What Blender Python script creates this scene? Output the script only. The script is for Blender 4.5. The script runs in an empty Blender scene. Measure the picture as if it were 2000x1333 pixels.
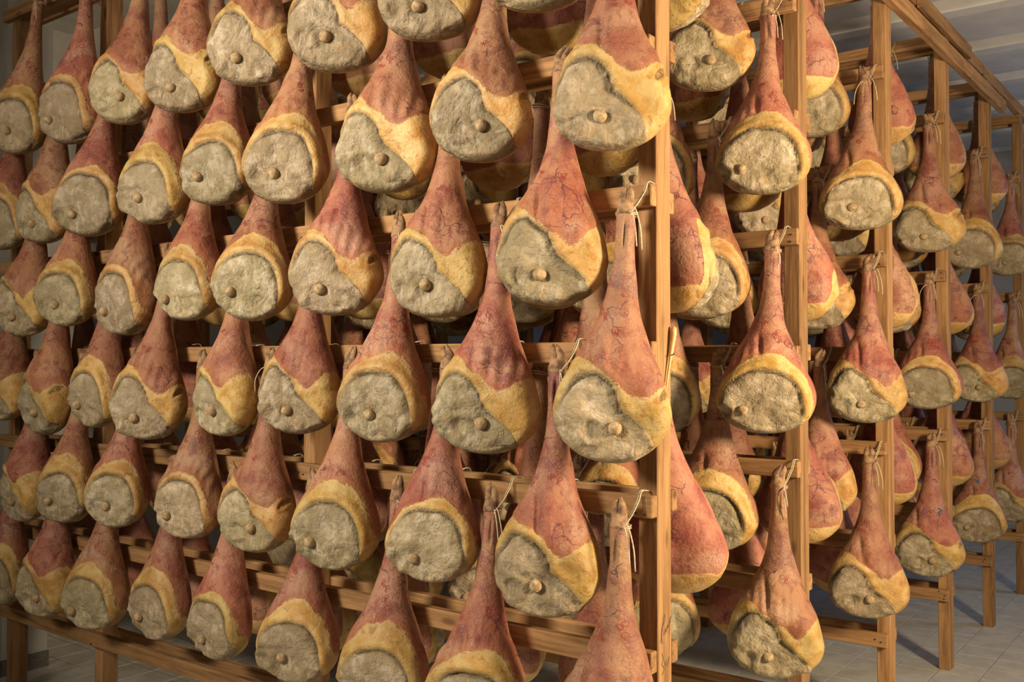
import bpy, bmesh, math, random
import numpy as np
from mathutils import Vector, Matrix
from mathutils.bvhtree import BVHTree

R = math.radians
scene = bpy.context.scene
col = scene.collection

# ------------------------------------------------------------------ camera
cam = bpy.data.cameras.new('camera')
cam.sensor_width = 36.0
cam.lens = 34.6
cam.clip_start = 0.05
co = bpy.data.objects.new('camera', cam)
co.location = (1.430, -2.575, 1.790)
co.rotation_euler = (R(91.146), 0, R(37.115))
col.objects.link(co)
scene.camera = co

# ------------------------------------------------------------------ world, lights, exposure
w = bpy.data.worlds.new('world')
scene.world = w
w.use_nodes = True
w.node_tree.nodes['Background'].inputs['Color'].default_value = (0.75, 0.85, 1.0, 1)
w.node_tree.nodes['Background'].inputs['Strength'].default_value = 0.02
vs = scene.view_settings
vs.view_transform = 'Standard'
vs.look = 'None'
vs.gamma = 1.0
vs.exposure = -0.08
vs.use_curve_mapping = False


def area(name, loc, target, sx, sy, power, color, spread=180):
    l = bpy.data.lights.new(name, 'AREA')
    l.shape = 'RECTANGLE'
    l.size, l.size_y = sx, sy
    l.energy = power
    l.color = color
    l.spread = R(spread)
    o = bpy.data.objects.new(name, l)
    o.location = loc
    o.rotation_euler = (Vector(target) - Vector(loc)).to_track_quat('-Z', 'Y').to_euler()
    col.objects.link(o)
    return o


# warm light in the aisle (window_1), soft fill lamp in a made-up window on the front wall (added_window), cool far window (window_3)
area('window_light_warm', (2.70, 0.35, 2.25), (0.0, 0.9, 1.85), 0.45, 0.7, 225, (1.0, 0.76, 0.47))
area('soft_fill_lamp', (-1.55, -3.95, 3.25), (-0.85, 0.0, 2.45), 1.0, 0.75, 88, (1.0, 0.85, 0.64), 92)  # front-left fill lamp, no real window behind it
area('window_light_cool', (2.70, 6.4, 2.3), (0.0, 5.4, 1.6), 0.9, 1.4, 36, (0.48, 0.64, 1.0))

# ------------------------------------------------------------------ helpers
LV0 = 1.82          # height of the eye-level rail
DL = 0.46           # distance between rails
PITCH = 1.157       # distance between racks
rng = random.Random(7)


def tag(o, label=None, cat=None, group=None, kind=None):
    if label: o['label'] = label
    if cat: o['category'] = cat
    if group: o['group'] = group
    if kind: o['kind'] = kind
    return o


def link(name, data, parent=None, loc=(0, 0, 0), rot=(0, 0, 0)):
    o = bpy.data.objects.new(name, data)
    o.location = loc
    o.rotation_euler = rot
    col.objects.link(o)
    if parent: o.parent = parent
    return o


def mesh(name, verts, faces, mat=None, smooth=False):
    m = bpy.data.meshes.new(name)
    m.from_pydata([tuple(v) for v in verts], [], [tuple(f) for f in faces])
    if mat: m.materials.append(mat)
    if smooth:
        m.polygons.foreach_set('use_smooth', [True] * len(m.polygons))
    m.update()
    return m


def box_mesh(name, x0, x1, y0, y1, z0, z1, mat, bevel=0.003):
    bm = bmesh.new()
    bmesh.ops.create_cube(bm, size=1)
    for v in bm.verts:
        v.co = Vector((x0 + (v.co.x + .5) * (x1 - x0), y0 + (v.co.y + .5) * (y1 - y0), z0 + (v.co.z + .5) * (z1 - z0)))
    if bevel:
        bmesh.ops.bevel(bm, geom=bm.edges[:], offset=bevel, segments=1, affect='EDGES')
    m = bpy.data.meshes.new(name)
    bm.to_mesh(m); bm.free()
    m.materials.append(mat)
    return m


def tube(pts, rad, sides=6, cap=True):
    """verts, faces of a tube along pts; rad is a number or a list"""
    pts = [Vector(q) for q in pts]
    n = len(pts)
    rad = [rad] * n if isinstance(rad, (int, float)) else rad
    V, F = [], []
    prev = None
    for i, q in enumerate(pts):
        d = (pts[min(i + 1, n - 1)] - pts[max(i - 1, 0)])
        if d.length < 1e-9: d = Vector((0, 0, 1))
        d.normalize()
        if prev is None:
            a = d.cross(Vector((0, 1, 0.13)))
            if a.length < .05: a = d.cross(Vector((1, 0, 0)))
        else:
            a = prev - d * prev.dot(d)
        a.normalize(); prev = a
        b = d.cross(a)
        for k in range(sides):
            t = 2 * math.pi * k / sides
            V.append(q + (a * math.cos(t) + b * math.sin(t)) * rad[i])
    for i in range(n - 1):
        for k in range(sides):
            F.append((i * sides + k, i * sides + (k + 1) % sides, (i + 1) * sides + (k + 1) % sides, (i + 1) * sides + k))
    if cap:
        F.append(tuple(range(sides))[::-1])
        F.append(tuple(range((n - 1) * sides, n * sides)))
    return V, F


def merge(*vf):
    V, F = [], []
    for v, f in vf:
        o = len(V)
        V += list(v)
        F += [tuple(i + o for i in q) for q in f]
    return V, F


def spline(pts, n=24):
    """Catmull-Rom through pts"""
    P = [Vector(q) for q in pts]
    P = [P[0] * 2 - P[1]] + P + [P[-1] * 2 - P[-2]]
    out = []
    m = len(P) - 3
    for i in range(m):
        k = max(2, n // m)
        for j in range(k):
            t = j / k
            a, b, c, d = P[i:i + 4]
            out.append(.5 * ((2 * b) + (c - a) * t + (2 * a - 5 * b + 4 * c - d) * t * t + (3 * b - a - 3 * c + d) * t ** 3))
    out.append(P[-2])
    return out


# ------------------------------------------------------------------ materials
class NT:
    def __init__(s, name):
        s.mat = bpy.data.materials.new(name)
        s.mat.use_nodes = True
        s.t = s.mat.node_tree
        s.b = s.t.nodes['Principled BSDF']

    def n(s, typ, **kw):
        nd = s.t.nodes.new(typ)
        for k, v in kw.items(): setattr(nd, k, v)
        return nd

    def l(s, a, b): s.t.links.new(a, b)

    def math(s, op, a, b=None, c=None, clamp=False):
        nd = s.n('ShaderNodeMath', operation=op, use_clamp=clamp)
        for i, v in enumerate((a, b, c)):
            if v is None: continue
            if isinstance(v, (int, float)): nd.inputs[i].default_value = v
            else: s.l(v, nd.inputs[i])
        return nd.outputs[0]

    def step(s, v, lo, hi):
        nd = s.n('ShaderNodeMapRange', interpolation_type='SMOOTHSTEP')
        s.l(v, nd.inputs[0])
        nd.inputs[1].default_value = lo; nd.inputs[2].default_value = hi
        nd.inputs[3].default_value = 0.0; nd.inputs[4].default_value = 1.0
        return nd.outputs[0]

    def mix(s, f, a, b, blend='MIX'):
        nd = s.n('ShaderNodeMix', data_type='RGBA', blend_type=blend)
        for i, v in ((0, f), (6, a), (7, b)):
            if isinstance(v, (int, float)): nd.inputs[i].default_value = v
            elif isinstance(v, tuple): nd.inputs[i].default_value = (*v, 1)
            else: s.l(v, nd.inputs[i])
        return nd.outputs[2]

    def noise(s, vec, scale, detail=4, rough=.55, dist=0):
        nd = s.n('ShaderNodeTexNoise')
        if vec is not None: s.l(vec, nd.inputs['Vector'])
        nd.inputs['Scale'].default_value = scale
        nd.inputs['Detail'].default_value = detail
        nd.inputs['Roughness'].default_value = rough
        nd.inputs['Distortion'].default_value = dist
        return nd.outputs['Fac']

    def coords(s, scale=(1, 1, 1), rand=True):
        tc = s.n('ShaderNodeTexCoord')
        mp = s.n('ShaderNodeMapping')
        mp.inputs['Scale'].default_value = scale
        s.l(tc.outputs['Object'], mp.inputs['Vector'])
        if rand:
            oi = s.n('ShaderNodeObjectInfo')
            m = s.math('MULTIPLY', oi.outputs['Random'], 37.0)
            cx = s.n('ShaderNodeCombineXYZ')
            s.l(m, cx.inputs[0]); s.l(m, cx.inputs[1]); s.l(m, cx.inputs[2])
            s.l(cx.outputs[0], mp.inputs['Location'])
            s.rand = oi.outputs['Random']
        return mp.outputs[0]

    def bump(s, h, strength=.3, dist=.002):
        nd = s.n('ShaderNodeBump')
        nd.inputs['Strength'].default_value = strength
        nd.inputs['Distance'].default_value = dist
        s.l(h, nd.inputs['Height'])
        s.l(nd.outputs[0], s.b.inputs['Normal'])

    def set(s, color=None, rough=None, spec=None):
        if color is not None:
            if isinstance(color, tuple): s.b.inputs['Base Color'].default_value = (*color, 1)
            else: s.l(color, s.b.inputs['Base Color'])
        if rough is not None:
            if isinstance(rough, (int, float)): s.b.inputs['Roughness'].default_value = rough
            else: s.l(rough, s.b.inputs['Roughness'])
        if spec is not None: s.b.inputs['Specular IOR Level'].default_value = spec
        return s.mat


def wood(name, axis, base=(.50, .285, .13), dark=(.25, .13, .052), light=(.60, .39, .20)):
    t = NT(name)
    sc = [26, 26, 26]; sc[axis] = 1.6
    v = t.coords(tuple(sc))
    g = t.noise(v, 1.0, 5, .6, .8)
    c = t.mix(t.step(g, .35, .7), base, dark)
    fine = t.noise(v, 5.0, 3, .6)
    c = t.mix(t.math('MULTIPLY', t.step(fine, .45, .75), .45), c, light)
    v2 = t.coords((1, 1, 1))
    blot = t.noise(v2, 3.5, 4, .6)
    c = t.mix(t.math('MULTIPLY', t.step(blot, .52, .72), .38), c, (.20, .115, .055))
    # knots
    vo = t.n('ShaderNodeTexVoronoi')
    sc2 = [9, 9, 9]; sc2[axis] = 3.2
    t.l(t.coords(tuple(sc2)), vo.inputs['Vector'])
    vo.inputs['Scale'].default_value = 1.0
    k = t.math('SUBTRACT', 1.0, t.step(vo.outputs['Distance'], .05, .16))
    c = t.mix(t.math('MULTIPLY', k, .8), c, (.16, .075, .03))
    hs = t.n('ShaderNodeHueSaturation')
    t.l(c, hs.inputs['Color'])
    t.l(t.math('MULTIPLY_ADD', t.rand, .30, .62), hs.inputs['Value'])
    rough = t.noise(v, 3.0, 6, .75)
    t.bump(rough, .5, .0025)
    return t.set(hs.outputs[0], .8, .25)


WX, WY, WZ = wood('pine_along_x', 0), wood('pine_along_y', 1), wood('pine_upright', 2)


def ham_material():
    t = NT('cured_ham')
    v = t.coords((1, 1, 1))
    aS = t.n('ShaderNodeAttribute', attribute_name='sd_skin').outputs['Fac']   # >0 below the skin edge
    aF = t.n('ShaderNodeAttribute', attribute_name='sd_face').outputs['Fac']   # <0 inside the cut face
    aG = t.n('ShaderNodeAttribute', attribute_name='groove').outputs['Fac']
    aX = t.n('ShaderNodeAttribute', attribute_name='scar').outputs['Fac']
    aH = t.n('ShaderNodeAttribute', attribute_name='shank').outputs['Fac']
    r = t.rand
    n_edge = t.noise(v, 38, 4, .6)
    n_big = t.noise(v, 6.5, 3, .55, .6)
    n_mid = t.noise(v, 17, 4, .6, .4)
    n_fine = t.noise(v, 90, 4, .65)
    n_dust = t.noise(v, 210, 3, .7)
    tc = t.n('ShaderNodeTexCoord')
    mpv = t.n('ShaderNodeMapping'); mpv.inputs['Scale'].default_value = (60, 60, 9)
    t.l(tc.outputs['Object'], mpv.inputs['Vector'])
    n_str = t.noise(mpv.outputs[0], 1.0, 4, .6, .5)
    # ---- skin
    n_lo = t.noise(v, 4.2, 2, .5, .8)
    skin = t.mix(t.step(n_big, .40, .62), (.55, .262, .155), (.43, .158, .100))
    skin = t.mix(t.math('MULTIPLY', t.step(n_lo, .50, .64), .75), skin, (.64, .385, .255))
    skin = t.mix(t.math('MULTIPLY', t.step(n_mid, .50, .68), .80), skin, (.31, .082, .062))
    skin = t.mix(t.math('MULTIPLY', t.step(t.noise(v, 11, 3, .6, .5), .57, .68), .65), skin, (.205, .070, .080))
    skin = t.mix(t.math('MULTIPLY', t.step(n_str, .52, .72), .50), skin, (.25, .065, .05))
    skin = t.mix(t.math('MULTIPLY', t.step(n_fine, .55, .72), .30), skin, (.24, .065, .05))
    # shank: tan with purple bruises
    sh = t.mix(t.step(n_mid, .40, .62), (.50, .285, .15), (.37, .155, .115))
    sh = t.mix(t.math('MULTIPLY', t.step(n_big, .56, .68), .75), sh, (.19, .07, .085))
    skin = t.mix(t.math('MULTIPLY', aH, .85), skin, sh)
    # veins
    dv = t.n('ShaderNodeTexNoise'); t.l(v, dv.inputs['Vector'])
    dv.inputs['Scale'].default_value = 16; dv.inputs['Detail'].default_value = 3
    vm = t.n('ShaderNodeVectorMath', operation='MULTIPLY_ADD')
    t.l(dv.outputs['Color'], vm.inputs[0]); vm.inputs[1].default_value = (.07, .07, .07); t.l(v, vm.inputs[2])
    vo = t.n('ShaderNodeTexVoronoi', feature='DISTANCE_TO_EDGE')
    t.l(vm.outputs[0], vo.inputs['Vector']); vo.inputs['Scale'].default_value = 13
    vein = t.math('SUBTRACT', 1.0, t.step(vo.outputs['Distance'], .008, .032))
    vein = t.math('MULTIPLY', vein, t.step(t.noise(v, 8, 2, .5), .54, .62))
    skin = t.mix(t.math('MULTIPLY', vein, .9), skin, (.105, .03, .05))
    vo2 = t.n('ShaderNodeTexVoronoi', feature='DISTANCE_TO_EDGE')
    t.l(vm.outputs[0], vo2.inputs['Vector']); vo2.inputs['Scale'].default_value = 34
    vein2 = t.math('MULTIPLY', t.math('SUBTRACT', 1.0, t.step(vo2.outputs['Distance'], .01, .06)), t.step(n_big, .45, .6))
    skin = t.mix(t.math('MULTIPLY', vein2, .5), skin, (.20, .045, .05))
    # pale flour and salt bloom
    skin = t.mix(t.math('MULTIPLY', t.math('MULTIPLY', t.step(n_dust, .50, .70), t.step(n_lo, .36, .58)), .60), skin, (.76, .57, .43))
    eS_ = t.math('ADD', aS, t.math('MULTIPLY', t.math('SUBTRACT', n_edge, .5), .030))
    # ---- lard
    lard = t.mix(t.step(n_mid, .36, .66), (.76, .54, .225), (.62, .345, .085))
    lard = t.mix(t.math('MULTIPLY', t.step(n_fine, .52, .72), .40), lard, (.82, .66, .38))
    lard = t.mix(t.math('MULTIPLY', t.step(n_big, .54, .66), .60), lard, (.45, .235, .075))
    lard = t.mix(t.math('MULTIPLY', t.step(t.noise(v, 21, 4, .6, 1.5), .57, .67), .6), lard, (.36, .17, .05))
    lard = t.mix(t.math('MULTIPLY', t.math('SUBTRACT', 1.0, t.step(eS_, .0, .02)), .45), lard, (.80, .60, .30))
    # ---- cut face under grey mould
    n_sw = t.noise(v, 13, 5, .62, 2.2)
    n_sw2 = t.noise(v, 30, 4, .6, 1.6)
    aL = t.n('ShaderNodeAttribute', attribute_name='lower').outputs['Fac']
    r2 = t.math('FRACT', t.math('MULTIPLY', r, 7.77))
    r3 = t.math('FRACT', t.math('MULTIPLY', r, 23.1))
    up = t.mix(t.step(n_sw, .38, .60), (.72, .615, .455), (.42, .33, .21))
    up = t.mix(t.math('MULTIPLY', t.step(n_str, .46, .64), .60), up, (.80, .73, .60))
    up = t.mix(t.math('MULTIPLY', t.step(n_lo, .51, .61), .60), up, (.33, .275, .18))
    up = t.mix(t.math('MULTIPLY', t.step(n_sw2, .57, .67), .50), up, (.48, .31, .14))
    lo = t.mix(t.step(n_sw, .40, .58), (.58, .50, .345), (.20, .155, .085))
    lo = t.mix(t.math('MULTIPLY', t.step(n_sw2, .51, .62), .75), lo, (.50, .28, .10))
    lo = t.mix(t.math('MULTIPLY', t.step(n_mid, .54, .64), .70), lo, (.25, .22, .15))
    lo = t.mix(t.math('MULTIPLY', t.step(n_str, .50, .64), .65), lo, (.76, .71, .60))
    face = t.mix(t.step(t.math('ADD', aL, t.math('MULTIPLY', t.math('SUBTRACT', n_mid, .5), 1.4)), .3, .7), up, lo)
    face = t.mix(t.math('MULTIPLY', t.step(r2, .45, 1.0), .30), face, (.50, .38, .21))
    face = t.mix(t.math('MULTIPLY', t.step(r3, .60, 1.0), .25), face, (.41, .38, .29))
    face = t.mix(t.math('MULTIPLY', t.step(n_dust, .52, .70), .40), face, (.80, .74, .61))
    face = t.mix(t.math('MULTIPLY', t.step(n_fine, .56, .68), .60), face, (.13, .095, .05))
    face = t.mix(.20, face, (.84, .73, .56))
    rim = t.math('MULTIPLY', t.step(aF, -.045, -.004), t.step(n_mid, .38, .60))
    face = t.mix(t.math('MULTIPLY', rim, .55), face, (.27, .205, .11))
    skin = t.mix(.14, skin, (.24, .06, .035))
    # ---- edges
    eS = t.math('ADD', aS, t.math('MULTIPLY', t.math('SUBTRACT', n_edge, .5), .030))
    eF = t.math('ADD', aF, t.math('MULTIPLY', t.math('SUBTRACT', n_edge, .5), .020))
    isl = t.step(eS, -.004, .004)
    isf = t.math('SUBTRACT', 1.0, t.step(eF, -.004, .005))
    blush = t.math('MULTIPLY', t.step(eS, -.035, .0), .5)
    skin = t.mix(blush, skin, (.52, .20, .085))
    c = t.mix(isl, skin, lard)
    c = t.mix(isf, c, face)
    # mould creeping over the lard round the face
    creep = t.math('MULTIPLY', t.math('SUBTRACT', 1.0, t.step(eF, .0, .018)), t.step(n_mid, .35, .6))
    c = t.mix(t.math('MULTIPLY', creep, .55), c, (.34, .27, .14))
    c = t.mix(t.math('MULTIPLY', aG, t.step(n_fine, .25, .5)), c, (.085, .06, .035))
    sc_ = t.math('MULTIPLY', t.step(t.math('ADD', aX, t.math('MULTIPLY', t.math('SUBTRACT', n_edge, .5), 1.6)), .45, .75), .9)
    c = t.mix(sc_, c, t.mix(t.step(n_fine, .35, .65), (.15, .07, .025), (.52, .33, .12)))
    hs = t.n('ShaderNodeHueSaturation'); t.l(c, hs.inputs['Color'])
    t.l(t.math('MULTIPLY_ADD', r, .20, .62), hs.inputs['Value'])
    t.l(t.math('MULTIPLY_ADD', t.math('FRACT', t.math('MULTIPLY', r, 17.3)), .022, .489), hs.inputs['Hue'])
    h = t.math('ADD', t.math('MULTIPLY', n_fine, .6), t.math('MULTIPLY', n_mid, 1.4))
    h = t.math('ADD', h, t.math('MULTIPLY', n_dust, .25))
    h = t.math('ADD', h, t.math('MULTIPLY', isl, .5))
    h = t.math('ADD', h, t.math('MULTIPLY', t.math('MULTIPLY', t.math('ADD', n_sw, n_sw2), isf), 1.6))
    t.bump(h, .7, .007)
    rough = t.mix(isf, t.mix(isl, (.52,) * 3, (.42,) * 3), (.9,) * 3)
    return t.set(hs.outputs[0], rough, .35)


def simple(name, a, b, scale, rough=.8, bump=.3, dist=.002, spec=.3):
    t = NT(name)
    v = t.coords((1, 1, 1))
    n = t.noise(v, scale, 5, .6)
    t.bump(t.noise(v, scale * 2.5, 4, .6), bump, dist)
    return t.set(t.mix(t.step(n, .35, .68), a, b), rough, spec)


HAM = ham_material()
TROT = simple('trotter_hide', (.38, .24, .13), (.12, .065, .045), 38, .75, .6, .003)
BONE = simple('bone_knob', (.47, .36, .22), (.27, .18, .095), 70, .8, .6, .003)
TWINE = simple('hemp_twine', (.66, .59, .45), (.42, .35, .24), 180, .9, .6, .001)
INK = simple('red_ink', (.22, .03, .025), (.30, .07, .05), 120, .7, .1)
BLUE = simple('blue_ink', (.015, .09, .20), (.03, .14, .26), 120, .7, .1)
PENCIL = simple('marker_writing', (.05, .035, .03), (.12, .08, .06), 120, .8, .1)
NAIL = simple('rusty_nail', (.03, .022, .018), (.07, .04, .025), 90, .6, .3)
NEEDLE = simple('polished_bone', (.70, .47, .21), (.55, .32, .12), 30, .35, .1, .001, .5)
WALL = simple('white_plaster', (.40, .405, .41), (.34, .345, .355), 4, .9, .25, .004)
CEIL = simple('painted_ceiling', (.72, .72, .71), (.63, .63, .63), 5, .85, .3, .005)
TILE = simple('grey_floor_tile', (.58, .58, .56), (.47, .475, .465), 9, .42, .08, .001)
GROUT = simple('dark_grout', (.10, .10, .10), (.14, .14, .13), 60, .9, .3)
PAINT = simple('white_window_paint', (.7, .7, .68), (.62, .62, .6), 20, .5, .1)

# ------------------------------------------------------------------ the room
XW0, XW1, YW0, YW1, ZC = -5.2, 2.8, -4.05, 9.3, 4.10


def structure(name, m, parent=None):
    o = link(name, m, parent)
    if parent is None: o['kind'] = 'structure'
    return o


TS = 0.226
TX0, TY0 = 0.167, 3.905
floor = structure('floor', box_mesh('floor', XW0, XW1, YW0, YW1, -.06, -.003, GROUT, 0))
tile_m = box_mesh('tile', .002, TS - .002, .002, TS - .002, -.03, .0, TILE, .0012)
rest = ([], [])
pieces = []
for i in range(math.floor((XW0 - TX0) / TS), math.ceil((XW1 - TX0) / TS)):
    for j in range(math.floor((YW0 - TY0) / TS), math.ceil((YW1 - TY0) / TS)):
        x, y = TX0 + i * TS, TY0 + j * TS
        a, b, c, d = max(x, XW0), min(x + TS, XW1), max(y, YW0), min(y + TS, YW1)
        if b - a < .01 or d - c < .01: continue
        seen = (-1.3 < x < .55 and 2.0 < y < 6.1) or (-5.0 < x < -2.5 and .1 < y < 1.2) or (-2.4 < x < -.2 and .2 < y < .8)
        if seen and abs(b - a - TS) < 1e-6 and abs(d - c - TS) < 1e-6 and len(pieces) < 300:
            pieces.append(link('tile', tile_m, floor, (x, y, rng.uniform(-.0006, .0006))))
        else:
            V = [(p, q, zz) for zz in (-.03, 0) for p, q in ((a + .002, c + .002), (b - .002, c + .002), (b - .002, d - .002), (a + .002, d - .002))]
            F = [(4, 5, 6, 7), (0, 1, 5, 4), (1, 2, 6, 5), (2, 3, 7, 6), (3, 0, 4, 7)]
            o = len(rest[0])
            rest[0].extend(V); rest[1].extend(tuple(k + o for k in f) for f in F)
rt = link('tile_field', mesh('tile_field', rest[0], rest[1], TILE), floor)
rt['kind'] = 'stuff'

# ceiling of ribbed slabs: grooves run parallel to the racks
prof = []
y = -4.78
while y < YW1 + 1:
    prof += [(y, ZC + .13), (y + .07, ZC + .13), (y + .20, ZC), (y + .30, ZC - .012), (y + .90, ZC - .012), (y + .93, ZC)]
    y += .99
prof = [q for q in prof if YW0 - .1 <= q[0] <= YW1 + .1]
V = [(XW0 - .1, a, b) for a, b in prof] + [(XW1 + .1, a, b) for a, b in prof]
n = len(prof)
F = [(i, i + 1, n + i + 1, n + i) for i in range(n - 1)]
V += [(XW0 - .1, prof[0][0], ZC + .3), (XW1 + .1, prof[0][0], ZC + .3), (XW0 - .1, prof[-1][0], ZC + .3), (XW1 + .1, prof[-1][0], ZC + .3)]
F += [(2 * n, 2 * n + 1, 2 * n + 3, 2 * n + 2), (0, n, 2 * n + 1, 2 * n), (n - 1, 2 * n + 2, 2 * n + 3, 2 * n - 1)]
structure('ceiling', mesh('ceiling', V, F, CEIL))
structure('wall_left', box_mesh('wall_left', XW0 - .15, XW0, YW0 - .15, YW1 + .15, 0, ZC + .3, WALL, 0))
structure('wall_pier', box_mesh('wall_pier', XW0, -4.26, -2.2, .42, 0, ZC, WALL, .004))
structure('wall_right', box_mesh('wall_right', XW1, XW1 + .15, YW0 - .15, YW1 + .15, 0, ZC + .3, WALL, 0))
structure('wall_front', box_mesh('wall_front', XW0, XW1, YW0 - .15, YW0, 0, ZC + .3, WALL, 0))
structure('wall_back', box_mesh('wall_back', XW0, XW1, YW1, YW1 + .15, 0, ZC + .3, WALL, 0))
structure('foot_strip_pier', box_mesh('foot_strip_pier', -4.26, -4.245, -2.2, .42, 0, .09, GROUT, .002))  # thin dark strip along the foot of the pier


def window(name, c, sx, sz, axis):
    """a plain white frame round a window, on the wall"""
    o = None
    x, y, z = c
    for k, (a0, a1, b0, b1) in enumerate(((-sx / 2 - .07, sx / 2 + .07, sz / 2, sz / 2 + .07), (-sx / 2 - .07, sx / 2 + .07, -sz / 2 - .07, -sz / 2),
                                          (-sx / 2 - .07, -sx / 2, -sz / 2, sz / 2), (sx / 2, sx / 2 + .07, -sz / 2, sz / 2))):
        if axis == 'x':
            m = box_mesh('window_frame', x - .06, x, y + a0, y + a1, z + b0, z + b1, PAINT)
        else:
            m = box_mesh('window_frame', x + a0, x + a1, y, y + .06, z + b0, z + b1, PAINT)
        if o is None: o = structure(name, m)
        else: link('frame_bar', m, o)
    return o


window('window_1', (XW1, .35, 2.25), .45, .7, 'x')
window('added_window', (-1.55, YW0, 3.25), 1.0, .75, 'y')  # unseen frame added round the soft fill lamp
window('window_3', (XW1, 6.4, 2.3), .9, 1.4, 'x')

# ------------------------------------------------------------------ racks
NR = 6
rack_names = ['bone-needle rack', 'second rack along aisle', 'third rack along aisle', 'fourth rack along aisle', 'fifth rack along aisle', 'sixth rack along aisle']
ords = ['first', 'second', 'third', 'fourth', 'fifth', 'sixth', 'seventh', 'eighth', 'ninth', 'tenth']
RL = 4.0
LEVELS = [4, 3, 2, 1, 0, -1, -2, -3]
post_m = [box_mesh('post', -.065, 0, 0, .085, 0, LV0 + 4 * DL + .035, WZ, .003) for _ in range(1)][0]
rail_m = box_mesh('rail', -RL, 0, 0, .035, -.0325, .0325, WX, .003)
nb = bmesh.new()
bmesh.ops.create_cone(nb, cap_ends=True, segments=7, radius1=.0042, radius2=.0034, depth=.004, matrix=Matrix.Rotation(R(90), 4, 'X'))
nail_m = bpy.data.meshes.new('nail'); nb.to_mesh(nail_m); nb.free(); nail_m.materials.append(NAIL)
racks = []
for k in range(NR):
    Y = k * PITCH
    rk = link('drying_rack', None, None, (0, Y, 0))
    tag(rk, ['pine ham rack whose end post carries the bone needle', 'pine ham rack directly behind the bone-needle rack', 'pine ham rack third along the aisle from the bone-needle rack',
             'pine ham rack fourth along the aisle, one ham marked with blue 2', 'pine ham rack fifth along the aisle from the bone-needle rack', 'pine ham rack sixth along the aisle, last with its end post visible'][k],
        'rack', 'pine racks standing in a row')
    racks.append(rk)
    for X in (0, -1.515, -3.02, -3.90):
        link('post', post_m, rk, (X + (rng.uniform(-.006, .006) if X else 0), .035, 0))
    for lv in LEVELS:
        z = LV0 + lv * DL
        for side, yy in ((0, 0.0), (1, .12)):
            dx = rng.uniform(-.008, .004) if (k, side) != (0, 0) else rng.uniform(-.004, .003)
            r = link('rail', rail_m, rk, (dx, yy, z + rng.uniform(-.006, .006)), (0, rng.uniform(-.0012, .0012), 0))
            if side == 0:
                for q in range(rng.choice((2, 2, 3))):
                    link('nail', nail_m, r, (-.012 - rng.random() * .045, -.0015, rng.uniform(-.024, .024)))
                if k == 0:
                    for px in (-1.55, -3.05):
                        for q in range(2):
                            link('nail', nail_m, r, (px + rng.uniform(-.02, .02), -.0015, rng.uniform(-.022, .022)))

# beams along the aisle that tie the racks together at the top
beam = [('lower pine tie beam nailed across the rack end posts', 0.0, .045, -.4, 5.02, LV0 + 1.715, LV0 + 1.80),
        ('upper pine tie beam with a butt joint above the rack posts', -.05, .0, -.4, 3.53, LV0 + 1.876, LV0 + 1.955),
        ('pine tie beam continuing behind the butt joint to the far racks', -.05, .0, 3.545, 7.5, LV0 + 1.876, LV0 + 1.955),
        ('short pine splice board nailed over the tie beam joint', .0, .03, 2.9, 4.05, LV0 + 1.86, LV0 + 1.94)]
for lab, x0, x1, y0, y1, z0, z1 in beam:
    o = link('tie_beam', box_mesh('tie_beam', x0, x1, y0, y1, z0, z1, WY, .004))
    tag(o, lab, 'beam', 'tie beams over the racks')

# ------------------------------------------------------------------ hams
L0 = 0.81


def interp(xs, ys, x):
    """smooth monotone-ish interpolation"""
    d = np.linspace(xs[0], xs[-1], 601)
    y = np.interp(d, xs, ys)
    k = np.hanning(61); k /= k.sum()
    yp = np.concatenate([2 * y[0] - y[30:0:-1], y, 2 * y[-1] - y[-2:-32:-1]])
    return np.interp(x, d, np.convolve(yp, k, 'valid'))


def sm(x, a, b):
    t = np.clip((x - a) / (b - a), 0, 1)
    return t * t * (3 - 2 * t)


class SNoise:
    """smooth random field: a sum of plane waves"""
    def __init__(s, seed, n=14):
        g = np.random.RandomState(seed)
        d = g.normal(size=(n, 3)); s.d = d / np.linalg.norm(d, axis=1)[:, None] * g.uniform(.6, 1.6, (n, 1))
        s.p = g.uniform(0, 6.28, n)

    def __call__(s, P, f):
        return np.sin(P @ (s.d.T * f) + s.p).mean(axis=-1) * 2.2


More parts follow.
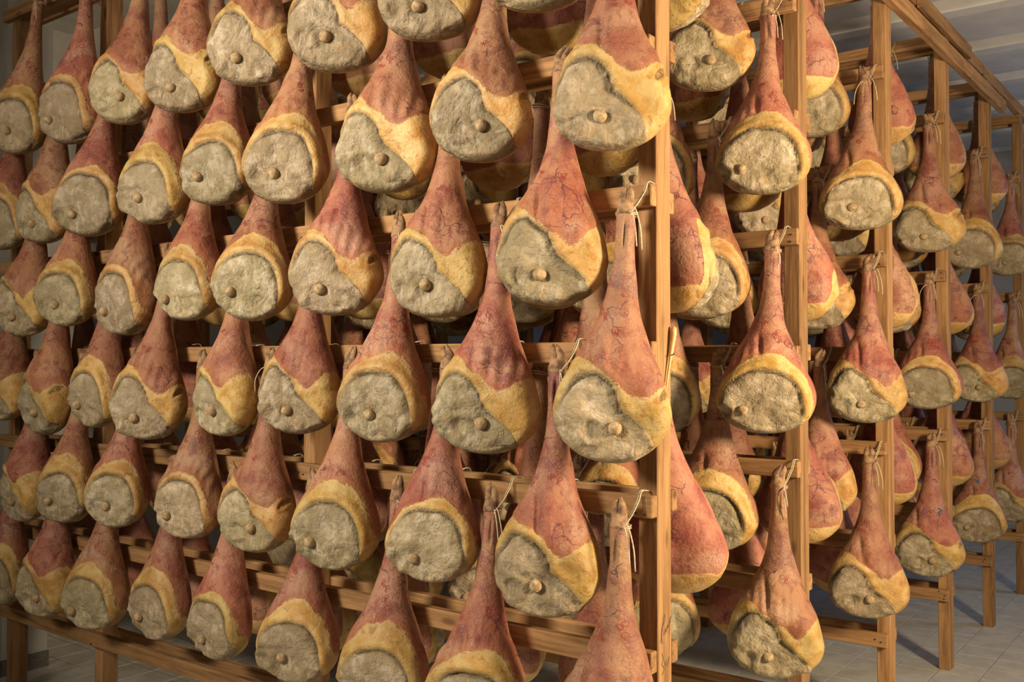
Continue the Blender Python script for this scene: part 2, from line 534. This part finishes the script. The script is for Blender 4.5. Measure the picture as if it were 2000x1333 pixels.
def build_ham(kind, seed):
    g = np.random.RandomState(seed)
    j = lambda a: g.uniform(-a, a)
    N1, N2, NTH = 84, 34, 120
    # lengthwise: shank to widest, then a rounded end
    tm = .675 + j(.012)
    tt1 = np.linspace(.045, tm, N1)
    T = [.045, .07, .12, .17, .24, .32, .40, .47, .54, .60, .65, tm + .002]
    wl = np.array([.020, .027, .028, .028, .034, .048, .074, .104, .136, .158, .168, .170])
    wr = np.array([.022, .028, .029, .029, .032, .042, .062, .088, .122, .152, .168, .171])
    wl *= 1 + j(.05); wr *= 1 + j(.05)
    df = np.array([.019, .026, .028, .030, .036, .046, .062, .080, .098, .109, .113, .113])
    db = np.array([.019, .026, .028, .030, .036, .047, .062, .077, .088, .093, .094, .092])
    pl, pr, pf, pb = (interp(T, q, tt1) for q in (wl, wr, df, db))
    ph = np.linspace(0, math.pi / 2, N2 + 1)[1:]
    e = 1.02
    tt2 = tm + (L0 - tm) * np.sin(ph) ** e
    cw = np.cos(ph) ** .92
    cw[-1] = .002
    tt = np.concatenate([tt1, tt2])
    ext = lambda q: np.concatenate([q, q[-1] * cw])
    pl, pr, pf, pb = map(ext, (pl, pr, pf, pb))
    th = np.linspace(0, 2 * math.pi, NTH, endpoint=False)       # 0 = right, pi/2 = back, pi = left, 3pi/2 = front
    c, s = np.cos(th), np.sin(th)
    nexp = np.interp(tt, [.1, .45, .62], [2.0, 2.05, 2.35])[:, None]
    cx = np.sign(c) * np.abs(c) ** (2 / nexp)
    sy = np.sign(s) * np.abs(s) ** (2 / nexp)
    X = np.where(c > 0, pr[:, None], pl[:, None]) * cx
    Yv = np.where(s > 0, pb[:, None], pf[:, None]) * sy
    Tt = np.repeat(tt[:, None], NTH, 1)
    # the bend of the leg
    X = X + (.010 * np.sin((Tt - .05) * 4.2) + j(.012) * sm(Tt, .1, .5))
    Yv = Yv + .012 * sm(Tt, .05, .35) - .012 * sm(Tt, .35, .7)
    # flat cut: the front is sliced by a plane that looks slightly down
    yp = -.096 + .26 * np.clip(Tt - .60, -.05, 1)
    kk = .010
    dlt = Yv - yp
    Yv = np.where(Tt > .45, yp + .5 * (dlt + np.sqrt(dlt * dlt + kk * kk)), Yv)
    P = np.stack([X, Yv, -Tt], -1)
    # normals of the base form
    du = np.gradient(P, axis=0)
    dv = np.roll(P, -1, 1) - np.roll(P, 1, 1)
    Nn = np.cross(dv, du)
    Nn /= np.linalg.norm(Nn, axis=-1, keepdims=True) + 1e-9
    out = np.sign((Nn * np.stack([X, Yv, 0 * X], -1)).sum(-1, keepdims=True).mean())
    Nn *= out
    front = sm(-Nn[..., 1], -.15, .25)
    n1, n2, n3 = SNoise(seed), SNoise(seed + 50), SNoise(seed + 90)
    # ---- edge of the skin  (t as a function of x)
    if kind == 'A':
        bx = [-.25, -.175, -.14, -.09, -.045, .0, .045, .09, .13, .158, .175, .25]
        bt = [.70, .655, .60, .556, .522, .506, .506, .530, .585, .655, .74, .80]
        bt = np.array(bt) + np.array([0] + [j(.012) for _ in range(10)] + [0]) + j(.018)
        fc = (-.012 + j(.01), .685 + j(.008))
        fa = np.radians([0, 25, 50, 75, 100, 130, 155, 180, 215, 245, 270, 300, 335, 360])
        fr = np.array([.138, .140, .132, .118, .112, .116, .122, .130, .165, .17, .16, .165, .160, .138])
        fr = fr * (1 + np.concatenate([[0], [j(.06) for _ in range(12)], [0]]))
        knob = (-.055 + j(.03), .722 + j(.012))
    else:
        bx = [-.25, -.175, -.145, -.108, -.07, -.03, .008, .045, .078, .106, .138, .175, .25]
        bt = [.56, .535, .515, .505, .522, .548, .582, .612, .628, .608, .572, .555, .56]
        bt = np.array(bt) + np.array([0] + [j(.014) for _ in range(11)] + [0]) + j(.012)
        fc = (-.03 + j(.012), .70 + j(.008))
        fa = np.radians([0, 25, 50, 75, 100, 115, 130, 155, 180, 215, 245, 270, 300, 335, 360])
        fr = np.array([.095, .062, .070, .098, .132, .146, .138, .126, .126, .16, .16, .16, .17, .18, .095])
        fr = fr * (1 + np.concatenate([[0], [j(.06) for _ in range(13)], [0]]))
        knob = (-.005 + j(.03), .722 + j(.012))
    B = interp(bx, bt, X)
    Bb = .728 + .012 * n2(P, 26)
    back = sm(Nn[..., 1], -.10, .55)
    Be = B * (1 - back) + Bb * back
    slope = np.abs(np.gradient(interp(bx, bt, np.linspace(-.25, .25, 400)), .5 / 399))
    sl = np.interp(X, np.linspace(-.25, .25, 400), slope)
    sdS = (Tt - Be) / np.sqrt(1 + sl * sl * (1 - back))
    ang = np.arctan2(-(Tt - fc[1]), X - fc[0]) % (2 * math.pi)
    rr = np.hypot(X - fc[0], Tt - fc[1])
    da = np.linspace(0, 2 * math.pi, 361)
    fri = np.interp(da, fa, fr)
    k = np.hanning(25); k /= k.sum()
    fri = np.convolve(np.concatenate([fri[-13:-1], fri, fri[1:13]]), k, 'valid')
    sdF = rr - np.interp(ang, da, fri)
    sdF = np.maximum(sdF, (Yv - .004) * .9)
    sdF = np.maximum(sdF, -sdS + .012)
    # ---- relief
    up = np.cos(ang - R(62)) if kind == 'A' else np.cos(ang - R(80))
    upper = sm(up, -.15, .65)
    D = np.zeros_like(X)
    inside = 1 - sm(sdF, -.006, .004)
    D += -.0055 * inside * (.35 + .65 * upper)
    gro = np.exp(-((sdF + .003) / .0055) ** 2) * upper * front
    D += -.0085 * gro
    D += .0065 * np.exp(-((sdF - .02) / .014) ** 2) * front * upper
    D += .0030 * sm(-sdS, -.002, .012) * (1 - sm(-sdS, .03, .08)) * front * (kind == 'B')
    D += inside * (.0062 * n1(P, 38) + .0042 * n2(P, 80) + .0022 * n3(P, 160))
    rk = np.hypot(X - knob[0], Tt - knob[1])
    D += -.013 * np.exp(-(np.hypot(X - knob[0] - .010, Tt - knob[1] - .004) / .030) ** 2) * front
    hol = (knob[0] - .072 + j(.01), knob[1] + .012)
    rh = np.hypot(X - hol[0], (Tt - hol[1]))
    D += -.010 * np.exp(-(rh / .022) ** 2) * front + .005 * np.exp(-((rh - .034) / .010) ** 2) * front
    # a crease parts the smooth upper muscle from the ragged end round the bone
    dxk = X - knob[0]
    cr_k = g.uniform(.15, .9)
    tcr = knob[1] - .030 - j(.01) + np.where(dxk > 0, g.uniform(.15, .5), -g.uniform(-.1, .4)) * dxk + .012 * n3(P, 26)
    lower = sm(Tt - tcr, -.006, .008) * inside
    D += .0055 * inside * sm(tcr - Tt, .0, .05) * sm(-sdF, .004, .04)
    cre = np.exp(-((Tt - tcr) / .0055) ** 2) * inside * sm(n2(P, 24), -.5, .6) * cr_k
    D += -.0075 * cre
    D += lower * (.0045 * n2(P, 60) + .0035 * n1(P, 110))
    D += sm(sdS, .0, .015) * (1 - inside) * front * (.0030 * n2(P, 48) + .0022 * n1(P, 95))
    # creases of the skin above the edge
    skin = sm(-sdS, .0, .02)
    xc = -.045 + j(.03) + .10 * (Tt - .5)
    D += -.0105 * np.exp(-((X - xc) / .0085) ** 2) * sm(Tt, .40, .48) * front * sm(-sdS, -.01, .01)
    D += .006 * np.exp(-((X - xc - .030) / .018) ** 2) * sm(Tt, .40, .48) * front * skin
    warp = X + .015 * n3(P, 16)
    D += .0030 * np.sin(warp * g.uniform(150, 230)) * sm(Tt, .44, .54) * (1 - sm(-sdS, .05, .13)) * skin * front * sm(n2(P, 12), -.2, .6)
    D += .004 * n3(P, 22) * sm(Tt, .12, .4) + .0022 * n1(P, 55) * sm(Tt, .05, .2)
    # tendon slit behind the ankle
    sl_k = g.uniform(.1, 1)
    slit = np.exp(-((X - .004 - j(.006)) / .0042) ** 2) * sm(Tt, .10, .125) * (1 - sm(Tt, .165, .20)) * front
    D += -.008 * slit * sl_k + .004 * sl_k * np.exp(-((np.abs(X - .004) - .011) / .006) ** 2) * sm(Tt, .09, .12) * (1 - sm(Tt, .17, .22)) * front
    D *= sm(L0 - Tt, .0, .02)
    # dark scar on the right flank of some
    scar = np.zeros_like(X)
    if kind == 'B' and seed % 3 == 0:
        sx_, st_ = .150, .60
        q = np.hypot((X - sx_ + .35 * (Tt - st_)) / .011, (Tt - st_) / .034)
        scar = (1 - sm(q, .7, 1.1)) * front
        D += -.006 * scar + .004 * np.exp(-((q - 1.25) / .25) ** 2) * front
    Pd = P + Nn * D[..., None]
    # ---- to vertices
    M = len(tt)
    verts = Pd.reshape(-1, 3)
    top = np.array([[Pd[0, :, 0].mean(), Pd[0, :, 1].mean(), Pd[0, 0, 2]]])
    verts = np.vstack([verts, top])
    idx = np.arange(M * NTH).reshape(M, NTH)
    a = idx[:-1]; b = idx[1:]
    F = np.stack([a, np.roll(a, -1, 1), np.roll(b, -1, 1), b], -1).reshape(-1, 4)
    fS = sdS.reshape(-1)[F].mean(1); fF = sdF.reshape(-1)[F].mean(1)
    # full mesh for normals and projection
    full = mesh('full', verts.tolist(), F.tolist(), None, True)
    nrm = np.zeros(len(full.vertices) * 3); full.vertices.foreach_get('normal', nrm)
    nrm = nrm.reshape(-1, 3)
    cen = verts[F].mean(1)
    fn = np.cross(verts[F[:, 1]] - verts[F[:, 0]], verts[F[:, 3]] - verts[F[:, 0]])
    axis = np.stack([np.zeros(len(F)), np.zeros(len(F)), cen[:, 2]], 1)
    if (fn * (cen - axis)).sum(1).mean() < 0:
        F = F[:, ::-1]; nrm = -nrm
    bvh = BVHTree.FromPolygons([Vector(v) for v in verts.tolist()], F.tolist())
    bpy.data.meshes.remove(full)
    attrs = dict(sd_skin=sdS, sd_face=sdF, groove=gro * sm(sdF, -.02, -.004) * 1.0, scar=scar, shank=1 - sm(Tt + .025 * n1(P, 20), .20, .46))
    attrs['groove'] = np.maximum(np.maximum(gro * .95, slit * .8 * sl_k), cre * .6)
    attrs['lower'] = lower
    parts = {}
    for nm, mask in (('skin', (fS <= 0) & (fF > 0)), ('fat_rim', (fS > 0) & (fF > 0)), ('cut_face', fF <= 0)):
        f = F[mask]
        u, inv = np.unique(f, return_inverse=True)
        inv = inv.reshape(f.shape)
        vv = verts[u]
        ff = inv.tolist()
        if nm == 'skin':                     # close the upper end
            pass
        m = mesh('ham_' + nm, vv.tolist(), ff, HAM, True)
        for an, arr in attrs.items():
            at = m.attributes.new(an, 'FLOAT', 'POINT')
            ext_ = np.concatenate([arr.reshape(-1), [0]])
            at.data.foreach_set('value', ext_[u].astype(np.float32))
        m.normals_split_custom_set_from_vertices(nrm[u].tolist())
        parts[nm] = m
    # knob of the thigh bone
    hit = bvh.ray_cast(Vector((knob[0], -1, -knob[1])), Vector((0, 1, 0)))
    kc = hit[0] if hit[0] is not None else Vector((knob[0], -.09, -knob[1]))
    bm = bmesh.new()
    bmesh.ops.create_icosphere(bm, subdivisions=3, radius=.0195)
    for v in bm.verts:
        d = v.co.normalized()
        q = np.array([d.x, d.y, d.z])
        v.co *= 1 + .10 * float(n1(q[None], 2.2)[0]) + .05 * float(n2(q[None], 6)[0])
        v.co += kc + Vector((-.003, -.008, 0))
    m = bpy.data.meshes.new('ham_bone_knob'); bm.to_mesh(m); bm.free()
    m.materials.append(BONE); m.polygons.foreach_set('use_smooth', [True] * len(m.polygons))
    parts['bone_knob'] = m
    # trotter: pastern, two toes, two dew claws
    t_ = []
    lean = j(.010)
    t_.append(tube(spline([(0, 0, -.085), (0, 0, -.060), (0, -.002, -.044), (0, -.003, -.036)], 9), [.0270, .0275, .0265, .0255, .0245, .0235, .021, .0185, .014, .010][:10], 12))
    for sgn in (-1, 1):
        pts = spline([(sgn * .007, -.002, -.052), (sgn * .0095, -.005, -.032), (sgn * .0085 + lean, -.008, -.013), (sgn * .0045 + lean * 1.6, -.004, .004 + j(.005))], 12)
        rr_ = np.interp(np.linspace(0, 1, len(pts)), [0, .35, .7, 1], [.0165, .0140, .0095, .0022]).tolist()
        t_.append(tube(pts, rr_, 10))
        pts = spline([(sgn * .018, .010, -.088), (sgn * .0255, .012, -.080), (sgn * .0300, .012, -.072)], 8)
        t_.append(tube(pts, np.linspace(.009, .002, len(pts)).tolist(), 8))
    V, F2 = merge(*t_)
    parts['trotter'] = mesh('ham_trotter', V, F2, TROT, True)
    # red ink stamps
    stamps = []
    for q in range(2 if g.rand() < .7 else 3):
        strokes = []
        ox, ot = j(.055), .36 + g.rand() * .10
        rot = j(.5)
        for _ in range(3):
            sx, st = j(.016), j(.016)
            kind_ = g.randint(3)
            if kind_ == 0:
                ln = [(.008 * math.cos(z), .008 * math.sin(z)) for z in np.linspace(0, 6.28, 11)]
            elif kind_ == 1:
                ln = [(0, .012), (0, -.010), (.007, -.012), (.010, -.006), (.006, -.001), (0, 0), (.009, .011)]
            else:
                ln = [(-.009, -.005), (-.004, .006), (0, -.006), (.004, .006), (.009, -.006)]
            strokes.append([(ox + (x_ + sx) * math.cos(rot) - (y_ + st) * math.sin(rot), ot + (x_ + sx) * math.sin(rot) + (y_ + st) * math.cos(rot)) for x_, y_ in ln])
        stamps.append(ribbon('ham_ink_stamp', bvh, strokes, .0019, INK))
    return dict(parts=parts, bvh=bvh, kind=kind, stamps=stamps)


def ribbon(name, bvh, strokes, wd, mat):
    """ink lines laid on the front of a form, strokes in (x, t)"""
    V, F = [], []
    for ln in strokes:
        pts = []
        for i in range(len(ln) - 1):
            for q in range(3):
                f = q / 3
                pts.append((ln[i][0] * (1 - f) + ln[i + 1][0] * f, ln[i][1] * (1 - f) + ln[i + 1][1] * f))
        pts.append(ln[-1])
        o = None
        row = []
        for i, (x, t) in enumerate(pts):
            a = pts[max(i - 1, 0)]; b = pts[min(i + 1, len(pts) - 1)]
            d = Vector((b[0] - a[0], b[1] - a[1]))
            if d.length < 1e-9: d = Vector((1, 0))
            d.normalize()
            pr = []
            for sgn in (-1, 1):
                xx, t2 = x - d.y * wd / 2 * sgn, t + d.x * wd / 2 * sgn
                h = bvh.ray_cast(Vector((xx, -1, -t2)), Vector((0, 1, 0)))
                if h[0] is None: pr = None; break
                pr.append(h[0] + Vector((0, -.0007, 0)))
            if pr is None: row = []; continue
            k = len(V); V += pr
            if row: F.append((row[0], row[1], k + 1, k))
            row = (k, k + 1)
    return mesh(name, V, F, mat)


protos = {'A': [build_ham('A', 101 + i * 7) for i in range(7)], 'B': [build_ham('B', 300 + i * 7) for i in range(7)]}


def build_twine(seed):
    """drawn in the rack's own directions: +y is towards the rail"""
    g = random.Random(seed)
    u = g.uniform
    P = []
    loop = [(.031 * math.cos(a), .029 * math.sin(a), -.082 + .006 * math.sin(a + 1)) for a in np.linspace(0, 6.283, 19)]
    P.append(tube(loop, .0019, 5, False))
    loop = [(.031 * math.cos(a), .029 * math.sin(a), -.088 + .005 * math.cos(a)) for a in np.linspace(0, 6.283, 19)]
    P.append(tube(loop, .0019, 5, False))
    sx = u(.014, .026)
    kn = Vector((sx, -.024, -.080))
    # two strands up and over the rail
    for d in (-.003, .003):
        P.append(tube(spline([kn, (sx + .006 + d, .010, -.045), (sx + .010 + d, .044, -.005), (sx + .012 + d, .053, .018), (sx + .014 + d, .070, .022), (sx + .014 + d, .092, .018)], 18), .0017, 5))
    bm_v = []
    for q in range(3):
        r_ = .0045
        ring = [kn + Vector((r_ * math.cos(a), -.001 + .0015 * q, r_ * math.sin(a))) for a in np.linspace(q, 6.283 + q, 10)]
        bm_v.append(tube(ring, .0022, 5, False))
    knot = merge(*bm_v)
    tails = []
    for q in range(2):
        side = g.choice((-1, 1)) if q else 1
        l = u(.05, .12)
        out = u(.015, .06) * side
        P.append(tube(spline([kn, kn + Vector((out * .5, -.018, -.008 + u(0, .018))), kn + Vector((out * .95, -.028, -l * .45)), kn + Vector((out * 1.05, -.026 + u(-.01, .01), -l))], 14), .0019, 5))
    V, F = merge(*P)
    return mesh('ham_twine', V, F, TWINE, True), mesh('ham_knot', knot[0], knot[1], TWINE, True)


twines = [build_twine(i) for i in range(6)]
count = {}
hams = {}


def ham(rack, side, lv, order, X, kind, yaw, length, width=1.0, proto=None):
    """one ham: an Empty at its hanging point that carries its parts"""
    L = protos[kind]
    pi = proto if proto is not None else rng.randrange(len(L))
    pt = L[pi]
    sc = length / L0
    # stand-off so that the body rests against the rail below
    f = R(yaw if side == 0 else yaw - 180)
    hy = math.hypot(.175 * math.sin(f), .098 * math.cos(f)) + .008
    off = .062
    tilt = max(0.0, (hy - off) / .60) + .022
    Y = rack * PITCH
    sgn = -1 if side == 0 else 1
    y = Y - off if side == 0 else Y + .155 + off
    o = link('ham', None, None, (X, y, LV0 + lv * DL + .020 + rng.uniform(-.006, .006)))
    lean = R(rng.uniform(-.7, .7))
    M = Matrix.Rotation(sgn * tilt, 4, 'X') @ Matrix.Rotation(lean, 4, 'Y') @ Matrix.Rotation(R(yaw), 4, 'Z')
    o.rotation_euler = M.to_euler()
    o.scale = (sc * width, sc * (.5 + .5 * width), sc)
    lev = {4: 'top', 3: 'second-highest', 2: 'third-highest', 1: 'fourth-highest', 0: 'fifth-highest', -1: 'sixth-highest'}[lv]
    look = 'yellow-rimmed ham' if kind == 'A' else 'skin-flapped ham'
    if side == 1: look = 'ham'
    lab = f"{look}, {ords[order]} from end post, {lev} {'front' if side == 0 else 'rear'} rail, {rack_names[rack]}"
    tag(o, lab, 'ham', f"hams hung on the {'front' if side == 0 else 'rear'} of the {rack_names[rack]}")
    for nm in ('skin', 'fat_rim', 'cut_face', 'bone_knob', 'trotter'):
        link(nm, pt['parts'][nm], o)
    if side == 0:
        for st in pt['stamps']: link('ink_stamp', st, o)
    tw, kn = twines[rng.randrange(len(twines))]
    q = link('twine', tw, o)
    S = Matrix.Diagonal((o.scale[0], o.scale[1], o.scale[2], 1))
    T = Matrix.Rotation(math.pi if side == 1 else 0, 4, 'Z')
    q.matrix_local = (M @ S).inverted() @ T
    link('knot', kn, q)
    hams[(rack, side, lv, order)] = (o, pt)
    return o


FRONT = {
    4: [(-0.321, 'B', 36, .83), (-0.764, 'B', 37, .84), (-1.198, 'B', 37, .86), (-1.672, 'B', 36, .84), (-2.118, 'B', 30, .86), (-2.544, 'B', 33, .85), (-3.018, 'A', 33, .87), (-3.478, 'A', 45, .87)],
    3: [(-0.062, 'B', 31, .83), (-0.523, 'B', 31, .81), (-0.953, 'B', 26, .86), (-1.445, 'A', 40, .85), (-1.888, 'A', 36, .81), (-2.343, 'A', 29, .85), (-2.792, 'A', 48, .87), (-3.262, 'B', 14, .87), (-3.675, 'A', 39, .87)],
    2: [(-0.274, 'B', 30, .81), (-0.735, 'B', 24, .83), (-1.194, 'B', 32, .82), (-1.652, 'A', 42, .82), (-2.099, 'A', 30, .81), (-2.568, 'A', 23, .86), (-3.035, 'A', 39, .81), (-3.465, 'B', 23, .86)],
    1: [(-0.045, 'B', 31, .81), (-0.516, 'B', 27, .81), (-0.962, 'A', 26, .80), (-1.417, 'B', 29, .79), (-1.865, 'B', 8, .82), (-2.333, 'B', 37, .85), (-2.788, 'A', 22, .82), (-3.242, 'B', 4, .87), (-3.665, 'B', 24, .82)],
    0: [(-0.291, 'B', 27, .82), (-0.738, 'A', 27, .78), (-1.203, 'A', 29, .80), (-1.652, 'B', 22, .79), (-2.09, 'A', 33, .78), (-2.581, 'A', 47, .79), (-3.025, 'A', 36, .81), (-3.455, 'B', 3, .85)],
    -1: [(-0.07, 'A', 16, .81), (-0.547, 'A', 29, .81), (-0.967, 'A', 26, .81), (-1.406, 'A', 29, .78), (-1.881, 'A', 16, .78), (-2.302, 'A', 22, .78), (-2.783, 'A', 35, .81), (-3.237, 'B', 17, .82), (-3.645, 'A', 39, .83)],
}
for lv, row in FRONT.items():
    for i, (X, kd, yaw, ln) in enumerate(row):
        yaw -= (8 + 8 * (X < -1.8)) if kd == 'A' else 4
        ham(0, 0, lv, i, X, kd, yaw, ln, rng.uniform(.97, 1.05) - (.06 if X < -1.2 else .0) - (.03 if X < -2.4 else 0), proto=(i * 3 + lv * 2 + 4) % 7)
# the other racks: the first hams of each rail, as the photograph shows them
FIRST = {
    1: {4: (-.30, 'B', 22), 3: (-.085, 'A', 24), 2: (-.31, 'A', 20), 1: (-.07, 'A', 24), 0: (-.30, 'A', 14), -1: (-.05, 'B', 26)},
    2: {4: (-.302, 'A', 20), 3: (-.075, 'A', 20), 2: (-.302, 'B', 20), 1: (-.06, 'B', 22), 0: (-.302, 'B', 16), -1: (-.065, 'B', 20)},
    3: {4: (-.302, 'A', 15), 3: (-.07, 'B', 16), 2: (-.302, 'B', 18), 1: (-.075, 'A', 14), 0: (-.302, 'A', 18), -1: (-.07, 'B', 16)},
    4: {4: (-.302, 'B', 15), 3: (-.07, 'A', 12), 2: (-.302, 'A', 16), 1: (-.06, 'B', 14), 0: (-.302, 'B', 14), -1: (-.065, 'A', 10)},
    5: {4: (-.302, 'A', 12), 3: (-.06, 'A', 14), 2: (-.302, 'B', 12), 1: (-.055, 'A', 12), 0: (-.302, 'A', 12), -1: (-.075, 'B', 10)},
}
PER = {1: 7, 2: 6, 3: 3, 4: 3, 5: 2}
for k, rows in FIRST.items():
    for lv, (X, kd, yaw) in rows.items():
        for i in range(PER[k]):
            ham(k, 0, lv, i, X - i * .462 + (rng.uniform(-.006, .006) if i else 0), kd if i == 0 else rng.choice('AAB'), yaw if i == 0 else yaw + rng.uniform(-14, 14), .80 + rng.uniform(-.01, .02),
                rng.uniform(1.08, 1.13) if i == 0 else rng.uniform(.98, 1.05))
# rear sides: skin towards us
PERB = {0: 8, 1: 6, 2: 2, 3: 2, 4: 2}
for k, nb_ in PERB.items():
    for lv in (4, 3, 2, 1, 0, -1):
        x0 = (-.10 if lv % 2 == 0 else -.33)
        for i in range(nb_):
            ham(k, 1, lv, i, x0 - i * .462 + rng.uniform(-.008, .008), rng.choice('AAB'), 180 + rng.uniform(-16, 22), .80 + rng.uniform(-.01, .02), rng.uniform(1.0, 1.08))


# marks on single hams
def mark(key, name, strokes, wd, mat, label):
    o, pt = hams[key]
    link(name, ribbon(name, pt['bvh'], strokes, wd, mat), o)
    o['label'] = label


GL = {'B': [[(0, 0), (0, 1), (.5, 1), (.62, .8), (.5, .55), (0, .5)], [(.5, .5), (.68, .25), (.5, 0), (0, 0)]], 'U': [[(0, 1), (0, .2), (.2, 0), (.45, 0), (.62, .2), (.62, 1)]],
      '2': [[(0, .8), (.15, 1), (.45, 1), (.6, .78), (.5, .5), (0, 0), (.65, 0)]], '0': [[(.3, 0), (.05, .25), (.05, .75), (.3, 1), (.58, .75), (.58, .25), (.3, 0)]],
      '/': [[(.1, 0), (.4, 1)]]}


def text(s, x, t, h):
    o = []
    for c in s:
        for ln in GL[c]:
            o.append([(x + a * h * .9, t - b * h) for a, b in ln])
        x += h * .82
    return o


mark((3, 0, 1, 0), 'ink_letters', text('BU/', .004, .432, .026) + text('200', .006, .468, .024), .0055, INK, 'yellow-rimmed ham with dark red stamped letters and digits, fourth rack along aisle')
mark((3, 0, -1, 0), 'blue_digit', text('2', .035, .45, .026), .006, BLUE, 'skin-flapped ham with a blue painted digit, fourth rack along aisle')
mark((4, 0, -1, 0), 'blue_mark', [[(-.012, .39), (.0, .40), (.012, .385), (.004, .41), (-.008, .405)], [(-.012, .405), (.01, .415)]], .006, BLUE, 'yellow-rimmed ham with a small blue ink mark, fifth rack along aisle')

# ------------------------------------------------------------------ small things on the end post
ndl = link('bone_needle', None, None, (.0, .10, 1.80))
tag(ndl, 'tapered pale bone needle hung on the end post', 'needle')
pts = spline([(.014, .014, .095), (.013, .010, .060), (.011, .000, .010), (.009, -.018, -.065), (.007, -.032, -.125)], 24)
V, F = tube(pts, np.interp(np.linspace(0, 1, len(pts)), [0, .04, .15, .45, .6, 1], [.004, .0085, .0105, .0075, .0035, .0012]).tolist(), 12)
link('shaft', mesh('needle_shaft', V, F, NEEDLE, True), ndl)
V, F = tube(spline([(0, .018, .012), (.010, .014, .013), (.020, .004, .010), (.021, -.014, .006)], 10), .0016, 6)
link('nail_hook', mesh('nail_hook', V, F, NAIL, True), ndl)


def post_writing(z0, s, lines):
    V, F = [], []
    for ln in lines:
        pts = [(y * s, z * s) for y, z in ln]
        row = None
        for i, (y, z) in enumerate(pts):
            a = pts[max(i - 1, 0)]; b = pts[min(i + 1, len(pts) - 1)]
            d = Vector((b[0] - a[0], b[1] - a[1])); d.normalize()
            k = len(V)
            V += [(.0006, .038 + y - d.y * .0016, z0 + z + d.x * .0016), (.0006, .038 + y + d.y * .0016, z0 + z - d.x * .0016)]
            if row is not None: F.append((row, row + 1, k + 1, k))
            row = k
    return V, F


V, F = post_writing(.945, .08, [[(.15, 0), (.25, .35), (.35, .9), (.45, 1.05), (.48, .95), (.40, .7), (.25, .55), (.2, .3), (.3, -.05)],
                                [(.38, .25), (.45, .45), (.48, .25), (.55, .50), (.58, .32), (.68, .58), (.72, .45), (.84, .75), (.84, .2)], [(.84, .78), (.96, .85), (.93, .6)]])
V2, F2 = post_writing(.845, .07, [[(.3, 1.0), (.4, .7), (.25, .5), (.5, .3), (.3, .05)], [(.5, .6), (.62, .35), (.7, .6), (.8, .3), (.9, .7)]])
V, F = merge((V, F), (V2, F2))
wr = link('handwriting', mesh('handwriting', V, F, PENCIL), [c for c in racks[0].children if c.name.startswith('post')][0])
wr.location = (0, -.035, 0)
